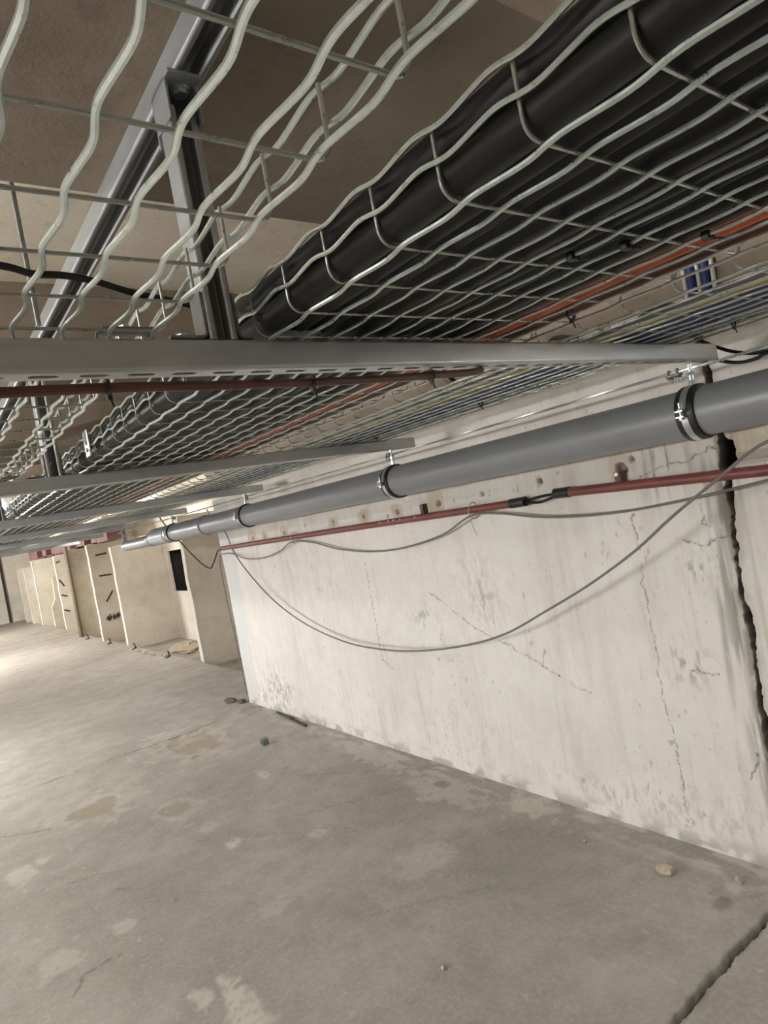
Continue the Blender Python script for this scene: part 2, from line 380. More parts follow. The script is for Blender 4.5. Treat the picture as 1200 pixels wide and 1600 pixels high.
def build_wall(left):
    zs = np.concatenate([np.arange(ZB, .30, .0045), np.linspace(.30, ZW, 20)])
    if left:
        ys = [0.]
        while ys[-1] < 5.15-1.0: ys.append(ys[-1]+.0035+.0012*ys[-1])
        ys = 1.0+np.array(ys)*(4.15/ys[-1])
    else:
        ys = np.concatenate([[-3.98, -3, -2, -1, 0, .3], np.arange(.45, 1.0, .004)])[::-1]
    Zg, Yg = np.meshgrid(zs, ys, indexing='ij')
    jag = (fbm(zs*24, zs*0+(1.5 if left else 7.5), 91, 5)-.5)*.030+(vnoise(zs*75, zs*0+(3.5 if left else 9.5), 93)-.5)*.004
    half = np.interp(zs, HZ, HW)
    edge = np.interp(zs, JZ, JY)+(half if left else -half)+jag
    Yg = Yg+(edge-1.0)[:, None]*np.exp(-np.abs(Yg-1.0)/.05)
    dep, mk = wall_fields(Yg, Zg, np.full(Yg.shape, left))
    Xg = W+dep
    # flank of the joint (and the far end of the wall)
    pre = [(W+.19, .0), (W+.10, .006), (W+.05, -.004), (W+.018, .003)]
    sgn = 1 if left else -1
    PX = np.stack([np.full(len(zs), a)+(fbm(zs*30, zs*0+k, 95)-.5)*.012 for k, (a, b) in enumerate(pre)], 1)
    PY = np.stack([edge+sgn*b+(fbm(zs*40, zs*0+3*k, 97)-.5)*.016 for k, (a, b) in enumerate(pre)], 1)
    PZ = np.repeat(zs[:, None], 4, 1); PM = np.zeros((len(zs), 4, 4)); PM[..., 0] = .7; PM[:, :3, 1] = .9  # joint flanks painted near-black so the gap looks deeply shaded
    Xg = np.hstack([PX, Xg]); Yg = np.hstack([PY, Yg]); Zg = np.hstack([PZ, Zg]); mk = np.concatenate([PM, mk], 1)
    if left:
        n = 3; EX = np.repeat(np.array([[W+.012, W+.12, W+.42]]), len(zs), 0); EY = np.full((len(zs), n), 5.158); EM = np.zeros((len(zs), n, 4)); EM[..., 3] = .7
        Xg = np.hstack([Xg, EX]); Yg = np.hstack([Yg, EY]); Zg = np.hstack([Zg, np.repeat(zs[:, None], n, 1)]); mk = np.concatenate([mk, EM], 1)
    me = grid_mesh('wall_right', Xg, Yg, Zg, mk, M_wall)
    o = link('wall_right', me); o['kind'] = 'structure'
    o['label'] = 'long painted plaster wall left of the open joint' if left else 'short piece of painted wall right of the open joint'
build_wall(True); build_wall(False)
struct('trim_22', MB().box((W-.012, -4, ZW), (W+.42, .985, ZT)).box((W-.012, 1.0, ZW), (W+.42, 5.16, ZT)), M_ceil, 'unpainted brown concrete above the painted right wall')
struct('wall_right_core', MB().box((W+.20, .80, ZB), (W+.40, 1.2, ZT)), M_void, 'masonry at the back of the open wall joint, coloured as deep shade')

# ------------------------------------------------------------------ floor
def axis(bounds):
    out = []
    for a, b, st in bounds: out += list(np.arange(a, b-1e-6, st))
    return np.array(out+[bounds[-1][1]])
def build_floor():
    xs = axis([(-9, -.4, .8), (-.4, 2.12, .012), (2.12, 2.56, .11)])
    ys = axis([(-4, .4, .4), (.4, .93, .03), (.93, 1.08, .0035), (1.08, 5.4, .012), (5.4, 8, .05), (8, 22.4, .4)])
    Yg, Xg = np.meshgrid(ys, xs, indexing='ij')
    Z = np.full(Xg.shape, ZB)+(fbm(Xg*1.1, Yg*1.1, 5)-.5)*.004*(Xg > -.5)*(Yg < 8)
    dirt_dark = np.zeros_like(Xg); crack = dirt_dark.copy(); sand = dirt_dark.copy(); light = dirt_dark.copy()
    x, y = Xg, Yg
    # open joint across the floor
    jy = 1.0-.02*(x-1.3)+(fbm(x*22, x*0+1, 3)-.5)*.028; dj = np.abs(y-jy)
    k = 1-sstep(.005, .011, dj); Z -= k*.03; dirt_dark = np.maximum(dirt_dark, k*.85); dirt_dark = np.maximum(dirt_dark, (1-sstep(.008, .026, dj))*.6*sstep(.4, .6, fbm(x*40, y*40, 7)))
    # hairlines
    for pts, wd, am in [([(-.4, 4.99), (.25, 4.984), (.75, 4.99), (1.324, 4.944), (1.72, 4.96)], .009, .8), ([(1.324, 4.944), (2.05, 4.97)], .006, .35),
                    ([(.22, 2.48), (.281, 2.584), (.401, 2.584)], .006, .5), ([(.1, 4.35), (.4, 4.1)], .007, .45), ([(1.3, 2.95), (1.8, 2.68)], .005, .35), ([(1.05, 3.0), (1.45, 2.55)], .005, .25),
                    ([(1.55, 3.4), (1.8, 3.05), (1.86, 2.98)], .006, .35), ([(.5, 3.1), (.62, 2.9)], .006, .4), ([(1.1, 2.0), (1.5, 1.75)], .005, .25), ([(.35, 3.35), (.5, 3.28), (.6, 3.2)], .007, .3)]:
        q = polydist(x+(fbm(x*25, y*25, 13)-.5)*.03, y+(fbm(x*25, y*25+5, 15)-.5)*.03, pts)
        crack = np.maximum(crack, (1-sstep(wd*.5, wd*1.3, q))*am*sstep(.3, .5, fbm(x*9, y*9, 17)))
    # sandy worn patches with a pale rim
    for px, py, rx, ry, am in [(.66, 4.12, .14, .19, .9), (.97, 3.63, .10, .13, .55), (1.42, 4.66, .20, .30, .85), (1.28, 4.9, .12, .14, .4), (.60, 1.93, .035, .12, .2)]:
        q = np.hypot((x-px)/rx, (y-py)/ry)*(.2+1.6*fbm(x*12, y*12, 19, 5))
        sand = np.maximum(sand, (1-sstep(.55, 1., q))*am*(.35+.75*fbm(x*50, y*50, 23)))
        light = np.maximum(light, sstep(.75, .95, q)*(1-sstep(1.2, 1.5, q))*.28*(am > .3)*fbm(x*20, y*20, 20)*1.6); Z -= (1-sstep(.6, 1., q))*.006*am
    for px, py, rx, ry, am in [(1.002, 2.962, .035, .04, .8), (.532, 2.105, .03, .045, .75), (.60, 1.95, .045, .15, .85), (.2, 3.649, .06, .1, .5), (.319, 3.706, .03, .03, .5), (1.294, 2.689, .05, .05, .5),
                           (1.459, 3.594, .03, .07, .6), (2.003, 2.015, .07, .12, .6), (1.872, 1.203, .04, .03, .2), (.227, 2.749, .07, .09, .35), (1.95, 1.12, .035, .03, .6), (1.9, 2.5, .09, .3, .35), (1.98, 3.2, .08, .3, .4), (1.45, 2.1, .12, .1, .25), (.9, 2.35, .05, .06, .3), (1.0, 3.25, .05, .05, .3), (.45, 2.75, .04, .05, .4)]:
        q = np.hypot((x-px)/rx, (y-py)/ry)*(.25+1.5*fbm(x*20, y*20, 29, 5)); light = np.maximum(light, (1-sstep(.75, 1.2, q))*am*.95*sstep(.1, .5, fbm(x*60, y*60, 30)))
    light = np.maximum(light, sstep(1.9, 2.06, x)*sstep(.5, .66, fbm(x*22, y*9, 35))*.55*(y < 5.1))
    for px, py, rx, ry, am in [(1.938, 2.539, .035, .06, .55), (1.858, 1.114, .045, .03, .5), (1.7, 1.8, .3, .35, .16), (2.0, 4.9, .1, .2, .4)]:
        q = np.hypot((x-px)/rx, (y-py)/ry)*(.5+fbm(x*16, y*16, 39)); dirt_dark = np.maximum(dirt_dark, (1-sstep(.6, 1.1, q))*am)
    me = grid_mesh('floor', Xg, Yg, Z, np.stack([dirt_dark, crack, sand, light], -1), M_floor)
    o = link('floor', me); o['kind'] = 'structure'; o['label'] = 'worn grey concrete floor with sandy patches'
build_floor()
XB = 3.33
struct('floor_bays', MB().box((2.56, 5.16, ZB-.35), (XB, 22.4, ZB-.085)), M_bayfloor, 'lower floor inside the bays')
struct('trim_1', MB().box((2.50, 5.16, ZB-.30), (2.565, 22.4, ZB-.002)), M_bayfloor, 'floor edge in front of the bays')
# ceiling slab and beams
struct('ceiling', MB().box((-9, -4, ZT), (XB+.2, 22.4, ZT+.2)), M_slab, 'pale concrete slab above the beams')
BZ = .692
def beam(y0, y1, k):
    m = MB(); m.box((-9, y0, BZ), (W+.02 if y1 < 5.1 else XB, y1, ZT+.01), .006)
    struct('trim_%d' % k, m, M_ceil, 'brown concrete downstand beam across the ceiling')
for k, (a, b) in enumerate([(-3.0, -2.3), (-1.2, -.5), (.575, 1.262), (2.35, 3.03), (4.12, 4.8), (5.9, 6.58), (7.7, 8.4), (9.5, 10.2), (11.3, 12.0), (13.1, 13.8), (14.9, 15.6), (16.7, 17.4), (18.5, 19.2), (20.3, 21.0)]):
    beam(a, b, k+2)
struct('wall_left', MB().box((-9.2, -4.2, ZB), (-9, 22.6, ZT+.2)), M_part)
struct('wall_front', MB().box((-9, -4.2, ZB), (XB+.2, -4, ZT+.2)), M_part)
struct('wall_back', MB().box((-9, 22.4, ZB-.3), (XB+.2, 22.6, ZT+.2)), M_edge, 'pale wall closing the far end of the basement')
# back wall of the bays, with the broken opening
m = MB(); m.box((XB, 5.1, ZB-.35), (XB+.03, 9.60, ZT)).box((XB, 10.36, ZB-.35), (XB+.03, 22.4, ZT)).box((XB, 9.60, ZB-.35), (XB+.03, 10.36, -.74)).box((XB, 9.60, -.09), (XB+.03, 10.36, ZT))
struct('wall_bays', m, M_part, 'back wall of the bays')
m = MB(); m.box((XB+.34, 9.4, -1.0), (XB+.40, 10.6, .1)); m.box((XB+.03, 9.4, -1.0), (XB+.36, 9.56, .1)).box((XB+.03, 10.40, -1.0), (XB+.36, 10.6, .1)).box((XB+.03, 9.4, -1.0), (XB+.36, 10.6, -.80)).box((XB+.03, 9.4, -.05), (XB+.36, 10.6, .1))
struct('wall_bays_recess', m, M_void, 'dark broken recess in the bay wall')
# partitions between the bays
PART = [(7.5, 2.60, .30), (10.6, 2.555, .13), (11.95, 2.50, .25), (13.55, 2.49, .25), (15.5, 2.55, .22), (17.0, 2.57, -.25), (18.5, 2.53, .24), (19.8, 2.49, .05), (20.8, 2.46, .1)]
for k, (py, px, pt) in enumerate(PART):
    m = MB(); t = .09
    if k == 5: prof = [(px, ZB), (px, -.95), (px+.10, -.75), (px+.12, pt), (XB+.01, pt), (XB+.01, ZB-.1), (px, ZB-.1)]
    else:
        rag = [(px+.004*math.sin(k*5+j*2.1)+.003*math.sin(j*4.7), ZB+(pt-ZB)*j/9) for j in range(10)]
        prof = [(px, ZB-.1)]+rag+[(px+.05, pt+.015), (XB+.01, pt+.02), (XB+.01, ZB-.1)]
    m.extrude(prof, py, py+t, 'y')
    o = struct('wall_partition', m, M_part, 'rendered partition wall between two bays')
    # pale broken front edge
    e = MB()
    if k != 5:
        ed = [(px+.004*math.sin(k*5+j*2.1)+.003*math.sin(j*4.7)-.004, ZB+(pt-ZB)*j/9) for j in range(10)]
        e.extrude(ed+[(q[0]+.012, q[1]) for q in ed[::-1]], py-.004, py+t+.004, 'y')
        oo = link('front_edge', e.mesh('front_edge', M_edge), o); oo['label'] = 'pale broken front edge of the partition'
struct('trim_20', MB().box((2.7, 5.16, .50), (XB, 11.0, .70)), M_slab, 'concrete lintel over the bays')

# ------------------------------------------------------------------ galvanised channels
def channel(mb, L0, L1, cx, cz, wd=.041, ht=.041, axis='x', open_dir='up', lip=.009, slots=False, pitch=.06, sl=.036, sw=.011, phase=.0):
    """C-channel as a bent sheet; cx = centre across, cz = height of the closed face's opposite edge base (bottom)."""
    h2 = wd/2; rc = .004
    def arc(c0, c1, a0, a1): return [(c0+rc*math.cos(a), c1+rc*math.sin(a)) for a in np.linspace(a0, a1, 6)]
    left = [(-h2+lip, ht-lip*.8), (-h2+lip, ht-.002), (-h2+lip-.002, ht)]+arc(-h2+rc, ht-rc, PI/2, PI)+arc(-h2+rc, rc, PI, 1.5*PI)
    right = [(-a, b) for a, b in left[::-1]]
    def place(a, b, t):
        if open_dir == 'down': b = ht-b
        if axis == 'x': return (t, cx+a, cz+b)
        if axis == 'y': return (cx+a, t, cz+b)
    def strip(path):
        n = len(path); V = [place(a, b, L0) for a, b in path]+[place(a, b, L1) for a, b in path]
        mb.add(V, [(i, i+1, n+i+1, n+i) for i in range(n-1)])
    strip(left); strip(right)
    xa, xb = left[-1][0], right[0][0]
    if not slots:
        strip([left[-1], right[0]]); return mb
    n = int((L1-L0)/pitch); t0 = L0
    while t0 < L1-1e-6:
        t1 = min(t0+pitch, L1); tc = t0+pitch/2
        if t1-t0 < pitch*.95:
            mb.add([place(xa, 0, t0), place(xb, 0, t0), place(xb, 0, t1), place(xa, 0, t1)], [(0, 1, 2, 3)]); break
        inner = []; outer = []
        a2 = sl/2-sw/2
        for k in range(20):
            th = 2*PI*(k+.5)/20; c, s_ = math.cos(th), math.sin(th)
            inner.append((tc+(a2 if c > 0 else -a2)+c*sw/2, s_*sw/2))
        for (t, q) in inner:
            dx, dy = (t-tc)/(pitch/2), q/xb
            mx = max(abs(dx), abs(dy)); outer.append((tc+dx/mx*pitch/2, q/mx))
        # snap the diagonal points to the corners
        for sx in (-1, 1):
            for sy in (-1, 1):
                cor = (tc+sx*pitch/2, sy*xb); b_ = min(range(20), key=lambda i: math.hypot(outer[i][0]-cor[0], outer[i][1]-cor[1])); outer[b_] = cor
        V = [place(q, 0, t) for t, q in inner]+[place(q, 0, t) for t, q in outer]
        mb.add(V, [(k, (k+1) % 20, 20+(k+1) % 20, 20+k) for k in range(20)])
        t0 = t1
    return mb
def hexbolt(mb, o, r=.008, h=.006, axis='z', sgn=1):
    p = [(r*math.cos(a), r*math.sin(a)) for a in np.arange(6)*PI/3]
    if axis == 'z': mb.extrude([(o[0]+a, o[1]+b) for a, b in p], o[2], o[2]+sgn*h, 'z')
    elif axis == 'y': mb.extrude([(o[0]+a, o[2]+b) for a, b in p], o[1], o[1]+sgn*h, 'y')
    else: mb.extrude([(o[1]+a, o[2]+b) for a, b in p], o[0], o[0]+sgn*h, 'x')
    return mb

SY = [.849, 2.198, 3.749, 5.163, 6.62, 8.0, 9.35]       # front faces of the crossbars
SB, ST = .234, .275
X0, X1 = -1.3, 1.88
s0 = thing('strut_channel', 'galvanised slotted crossbar nearest the camera, brown cable tied beneath', 'crossbar', (X0, SY[0]+.0205, SB), 'crossbars carrying the cable trays')
part('channel_body', channel(MB(), X0, X1, SY[0]+.0205, SB, slots=True, phase=0), M_strut, s0, solid=.0024)
LBL = ['second galvanised crossbar back, ending above the middle pipe clamp', 'third galvanised crossbar back, ending at the third pipe clamp', 'fourth galvanised crossbar back, over the pipe joint by the wall end',
       'fifth crossbar back, holding up the narrow end of the grey pipe', 'sixth crossbar back, mostly hidden by the fifth', 'seventh and farthest crossbar under the cable trays']
for y, l in zip(SY[1:], LBL): dup(s0, (0, y-SY[0], 0), l)

# overhead rail on the beams
RX = .422; RZ = .650
rail = thing('ceiling_rail', 'long galvanised channel rail running along under the concrete beams, open side down', 'rail', (RX, -1, RZ))
part('rail_body', channel(MB(), -1.2, 10.0, RX, RZ, axis='y', open_dir='down', wd=.046, ht=.041), M_rail, rail, solid=.0024)
# hanger posts
PX = .411
def vchannel(mb, z0, z1, cx, cy, wd=.041, dp=.041, lip=.009):
    h2 = wd/2; rc = .004
    def arc(c0, c1, a0, a1): return [(c0+rc*math.cos(a), c1+rc*math.sin(a)) for a in np.linspace(a0, a1, 6)]
    L = [(-h2+lip, .008), (-h2+lip, .002), (-h2+lip-.002, 0)]+arc(-h2+rc, rc, 1.5*PI, PI)+arc(-h2+rc, dp-rc, PI, PI/2)
    R = [(-a, b) for a, b in L[::-1]]; path = L+R; n = len(path)
    V = [(cx+a, cy+b, z0) for a, b in path]+[(cx+a, cy+b, z1) for a, b in path]
    return mb.add(V, [(i, i+1, n+i+1, n+i) for i in range(n-1)])
post = thing('hanger_post', 'galvanised hanger post on the nearest crossbar, bolted up to the ceiling rail', 'post', (PX, SY[0]+.02, ST), 'hanger posts between rail and crossbars')
part('post_channel', vchannel(MB(), ST+.001, .612, PX, SY[0]), M_rail, post, solid=.0024)
m = MB(); m.box((PX-.0245, SY[0]+.041, .57), (PX+.0245, SY[0]+.045, .646)).box((PX-.0245, SY[0]-.028, .640), (PX+.0245, SY[0]+.048, .646))
m.box((PX-.0245, SY[0]-.012, .588), (PX-.0215, SY[0]+.043, .646)).box((PX+.0215, SY[0]-.012, .588), (PX+.0245, SY[0]+.043, .646))
hb = part('head_bracket', m, M_rail, post)
m = MB(); hexbolt(m, (PX+.004, SY[0]+.004, .640), .0105, .008, 'z', -1); m.cyl((PX+.004, SY[0]+.004, .6405), (PX+.004, SY[0]+.004, .6375), .014, 20)
part('bolt', m, M_zinc, hb)
for sx in (-1, 1):
    x = PX+sx*.0225; t = .004; m = MB(); ft = .055 if sx < 0 else .024
    path = [(x, .345), (x, ST+.012), (x+sx*.003, ST+.006), (x+sx*.009, ST+.003), (x+sx*ft, ST+.003)]
    inn = [(a+sx*t*(1 if i < 2 else .6 if i < 3 else .2 if i < 4 else 0), b+(0 if i < 2 else t*.6 if i < 3 else t)) for i, (a, b) in enumerate(path)]
    m.extrude(path+inn[::-1], SY[0]+.002, SY[0]+.039, 'y')
    part('base_bracket', m, M_dull, post)
    part('bolt', hexbolt(MB(), (PX+sx*(.055 if sx < 0 else .036), SY[0]+.02, ST+.006), .009 if sx < 0 else .0055, .007), M_zinc, post)
for bx, bz in ((-.006, .32), (.004, .375)):
    part('screw', hexbolt(MB(), (PX+bx, SY[0]+.034, bz), .0065, .006, 'y', -1), M_zinc, post)
for y, l in zip(SY[1:], ['hanger post on the second crossbar back', 'hanger post on the third crossbar back', 'hanger post on the fourth crossbar back', 'hanger post on the fifth crossbar back', 'hanger post on the sixth crossbar back', 'hanger post on the farthest crossbar']):
    dup(post, (0, y-SY[0], 0), l)

# ------------------------------------------------------------------ wire mesh trays
PITCH = .105; TY0 = -.6; NT = 96
def wavy(length_y0, length_y1, ph, amp, plane, r=.0029):
    n = int((length_y1-length_y0)/PITCH*14); y = np.linspace(length_y0, length_y1, n)
    t = ((y-ph)/PITCH)
    wv = amp*(np.sin(2*PI*t)+.12*np.sin(4*PI*t))
    P = np.zeros((n, 3)); P[:, 1] = y; P[:, 0 if plane == 'h' else 2] = wv
    return MB().tube(P, r, 7)
def tray(label, xl, xr, first, spacing, nb, phase, left_side=True):
    zc = ST+.0085; ztop = zc+.066; rb = .018
    k0 = math.ceil((TY0-phase)/PITCH); ph = phase+k0*PITCH; y1 = ph+(NT-1)*PITCH
    root = thing('cable_tray', label, 'cable tray', ((xl+xr)/2, 0, ST))
    # cross wires
    path = [(xl, ztop)]+[(xl+rb+rb*math.cos(a), zc+rb+rb*math.sin(a)) for a in np.linspace(PI, 1.5*PI, 7)]
    path += [(xr-rb+rb*math.cos(a), zc+rb+rb*math.sin(a)) for a in np.linspace(1.5*PI, 2*PI, 7)]+[(xr, ztop)]
    cm = MB().tube([(a, ph, b) for a, b in path], .0021, 8).mesh('cross_wire', M_cross, org(root))
    for k in range(NT):
        o = link('cross_wire', cm, root); o.location = (0, k*PITCH, 0)
    hm = wavy(ph-.03, y1+.03, ph, .0030, 'h').mesh('long_wire', M_wire, (0, 0, H)); vm = wavy(ph-.03, y1+.03, ph, .0030, 'v').mesh('side_wire', M_wire, (0, 0, H))
    O = org(root)
    for k in range(nb):
        o = link('long_wire', hm, root); o.location = Vector((first+k*spacing, 0, zc-.0056+H))-O
    for sx, xx in ((-1, xl), (1, xr)):
        for dz in (.034, .066):
            o = link('side_wire', vm, root); o.location = Vector((xx+sx*.0056, 0, zc+dz+H))-O
    return root
tB = tray('empty wire mesh cable tray on the left, beside the hanger posts', -.318, .326, -.2955, .0545, 12, .314)
tA = tray('middle wire mesh cable tray filled with thick black cables', .468, 1.106, .488, .0535, 12, .228)
tC = tray('right wire mesh cable tray with blue and yellow cables near the wall', 1.163, 1.750, 1.186, .0545, 11, .158)
# splice plates on tray A
for y in (1.925, 5.0, 8.0):
    m = MB(); m.box((.452, y-.022, ST+.012), (.458, y+.022, ST+.085), .002)
    for zz in (.03, .05, .07): m.cyl((.4525, y, ST+zz), (.449, y, ST+zz), .006, 10)
    part('splice_plate', m, M_zinc, tA)
# hold-down plates
def clip(x, y, label):
    t = thing('hold_down_plate', label, 'fixing plate', (x, y, ST+.012), 'tray hold-down plates on the crossbars')
    m = MB(); m.box((x-.034, y-.016, ST+.0125), (x+.034, y+.016, ST+.0155), .001)
    for sx in (-1, 1): m.tube([(x+sx*.034, y+.014*math.cos(a), ST+.0085+.007*math.sin(a)) for a in np.linspace(0, PI, 8)], .002, 6)
    part('plate', m, M_dull, t)
    part('bolt', hexbolt(MB(), (x, y, ST+.0155), .008, .006), M_zinc, t); return t
clip(.277, SY[0]+.012, 'dark fixing plate holding the left tray on the nearest crossbar')
clip(.5415, SY[0]+.012, 'dark fixing plate holding the middle tray on the nearest crossbar')
clip(.277, SY[1]+.012, 'fixing plate holding the left tray on the second crossbar')
clip(.5415, SY[1]+.012, 'fixing plate holding the middle tray on the second crossbar')
clip(1.213, SY[0]+.012, 'fixing plate holding the right tray on the nearest crossbar')

# ------------------------------------------------------------------ cables in the trays
CZ0 = ST+.0115
def cable(name, x, z, r, mat, label, cat='cable', group=None, wob=.003, y0=-.7, y1=9.6, n=60, seed=0, nn=12):
    ys = np.linspace(y0, y1, n); rs = np.random.RandomState(seed)
    ph = rs.rand(4)*6
    P = np.stack([x+wob*(np.sin(ys*1.7+ph[0])+.5*np.sin(ys*3.9+ph[1])), ys, z+.3*wob*(1+np.sin(ys*2.3+ph[2]))], 1)
    return single(name, MB().tube(P, r, nn), mat, label, cat, (x, y0, z), group)
NTH = ['first', 'second', 'third', 'fourth', 'fifth', 'sixth', 'seventh', 'eighth', 'ninth', 'tenth', 'eleventh']
for k in range(11):
    x = .492+k*.0435
    if x > .935: break
    cable('power_cable', x, CZ0+.021, .0205, M_black, 'thick black cable lying on the middle tray, %s from its left edge' % NTH[k], group='black cables in the middle tray', wob=.0008, seed=k, nn=16)
for k in range(8):
    x = .500+k*.047
    cable('power_cable', x, CZ0+.021+.0420, .0190, M_black, 'black cable in the upper layer of the middle tray, %s from its left edge' % NTH[k], group='black cables in the upper layer', wob=.0008, seed=20+k, nn=14)
cable('orange_cable', .966, CZ0+.014, .0125, M_orange, 'orange cable beside the black cables in the middle tray', seed=41, wob=.001)
cable('orange_cable', .994, CZ0+.014, .0115, M_orange, 'second orange cable, nearer the wall, in the middle tray', seed=42, wob=.001)
cable('brown_cable', 1.032, CZ0+.009, .0075, M_brown, 'thin brown cable right of the orange ones in the middle tray', seed=43, wob=.004)
cable('brown_cable', 1.062, CZ0+.008, .0065, M_brown, 'thin brown cable nearest the right side of the middle tray', seed=44, wob=.004)
cable('grey_cable', 1.345, CZ0+.008, .007, M_gcable, 'grey cable left of the yellow one in the right tray', seed=45, wob=.006)
cable('grey_cable', 1.375, CZ0+.008, .007, M_white, 'pale cable touching the yellow one in the right tray', seed=50, wob=.003)
cable('yellow_cable', 1.424, CZ0+.0145, .0135, M_yellow, 'yellow earthing cable in the right tray', seed=46, wob=.005)
for k, x in enumerate([1.462, 1.489, 1.516, 1.543, 1.570, 1.597]):
    cable('blue_cable', x, CZ0+.011, .0115, M_blue, 'blue cable in the right tray, %s right of the yellow one' % NTH[k], group='blue cables in the right tray', seed=60+k, wob=.0008)
for k, x in enumerate([1.628, 1.652, 1.676]):
    cable('data_cable', x, CZ0+.008, .0085, [M_gcable, M_white, M_gcable][k], ['grey cable next to the blue ones in the right tray', 'pale cable between two grey ones in the right tray', 'grey cable next to the black one in the right tray'][k], seed=70+k, wob=.001)
cable('black_cable', 1.712, CZ0+.014, .0135, M_black, 'black cable along the wall side of the right tray', seed=80, wob=.002)
# blue bundle running up the right wall above the tray
for k, (y, lab, mt) in enumerate([(.995, 'pale cable at the left of the blue bundle on the wall above the right tray', M_white), (.973, 'left blue cable of the bundle on the wall above the right tray', M_blue), (.951, 'pale cable between the two blue ones on the wall', M_white), (.929, 'right blue cable of the bundle on the wall above the right tray', M_blue), (.907, 'pale cable at the right of the blue bundle on the wall', M_white)]):
    x = W-.012-.014; r = .0125 if mt is M_blue else .0065
    P = spline([(1.70, y, .365), (1.80, y, .402), (1.95, y, .412), (x-.035, y, .425), (x-.006, y, .455), (x, y, .52), (x, y, .60), (x, y, .94)], 8)
    single('riser_cable', MB().tube(P, r, 10), mt, lab, 'cable', P[0], 'cables rising up the wall')
# black ties on the middle tray wires
def tie(x, y, z, ax, label, r=.011, mat=None):
    m = MB()
    ring = []
    for a in np.arange(14)*2*PI/14:
        ring.append({'x': (x, y+r*math.cos(a), z+r*math.sin(a)), 'y': (x+r*math.cos(a), y, z+r*math.sin(a))}[ax])
    m.tube(ring, .0022, 6, closed=True); m.box((x-.003, y-.003, z-r-.006), (x+.003, y+.003, z-r+.001)); m.tube([(x, y, z-r), (x+.002, y-.004, z-r-.016)], .0016, 6)
    return single('cable_tie', m, mat or M_rubber, label, 'cable tie', (x, y, z), 'cable ties')

# ------------------------------------------------------------------ brown cable under the first crossbar
P = spline([(-.5, .868, .214), (0, .868, .214), (.243, .868, .216), (.396, .868, .214), (.555, .868, .2135), (.70, .868, .215), (.81, .868, .218), (.90, .868, .2205), (.935, .868, .2235), (.945, .868, .2255)], 8)
single('brown_cable', MB().tube(P, .0068, 10), M_brown, 'brown cable tied along the underside of the nearest crossbar', 'cable', (-.5, .868, .214))
for x, z, l in [(.243, .216, 'black tie on the brown cable below the left tray'), (.555, .2135, 'black tie on the brown cable, middle of three'), (.81, .218, 'black tie on the brown cable nearest the wall')]:
    tie(x, .868, z, 'x', l, .010)

# ------------------------------------------------------------------ drain pipe
PXC, PZ = 1.752, .0925; PR = .067
pipe = thing('drain_pipe', 'long grey plastic pipe hung under the crossbar ends along the wall', 'pipe', (PXC, 0, PZ-PR))
part('pipe_run', MB().lathe([(-1.5, PR-.004), (-1.5, PR), (4.48, PR)], (PXC, 0, PZ), n=64), M_pvc, pipe)
part('pipe_run', MB().lathe([(4.56, PR), (5.34, PR)], (PXC, 0, PZ), n=64), M_pvc, pipe)
part('collar', MB().lathe([(4.46, PR), (4.462, PR+.006), (4.475, PR+.008), (4.50, PR+.004), (4.56, PR+.003), (4.575, PR+.001), (4.577, PR-.001)], (PXC, 0, PZ), n=64), M_pvc, pipe)
pr = [(5.30, PR), (5.302, PR+.006)]
for k in range(9): pr += [(5.32+k*.036, PR+.006), (5.335+k*.036, PR+.0035), (5.345+k*.036, PR+.006)]
pr += [(5.68, PR+.004), (5.72, PR-.004), (5.74, PR-.012)]
part('ribbed_socket', MB().lathe(pr, (PXC, 0, PZ-.002), n=64), M_pvcl, pipe, 'pale grey ribbed socket')
part('reducer', MB().lathe([(5.70, .060), (5.71, .0635), (5.80, .0635), (5.82, .058), (5.83, .05)], (PXC, 0, PZ-.012), n=48), M_pvcd, pipe, 'dark grey reducer')
part('narrow_end', MB().lathe([(5.80, .052), (6.62, .052), (6.66, .050), (6.69, .043), (6.705, .03), (6.71, .0)], (PXC, 0, PZ-.022), n=48), M_pvc, pipe, 'narrower end of the pipe with a rounded cap')
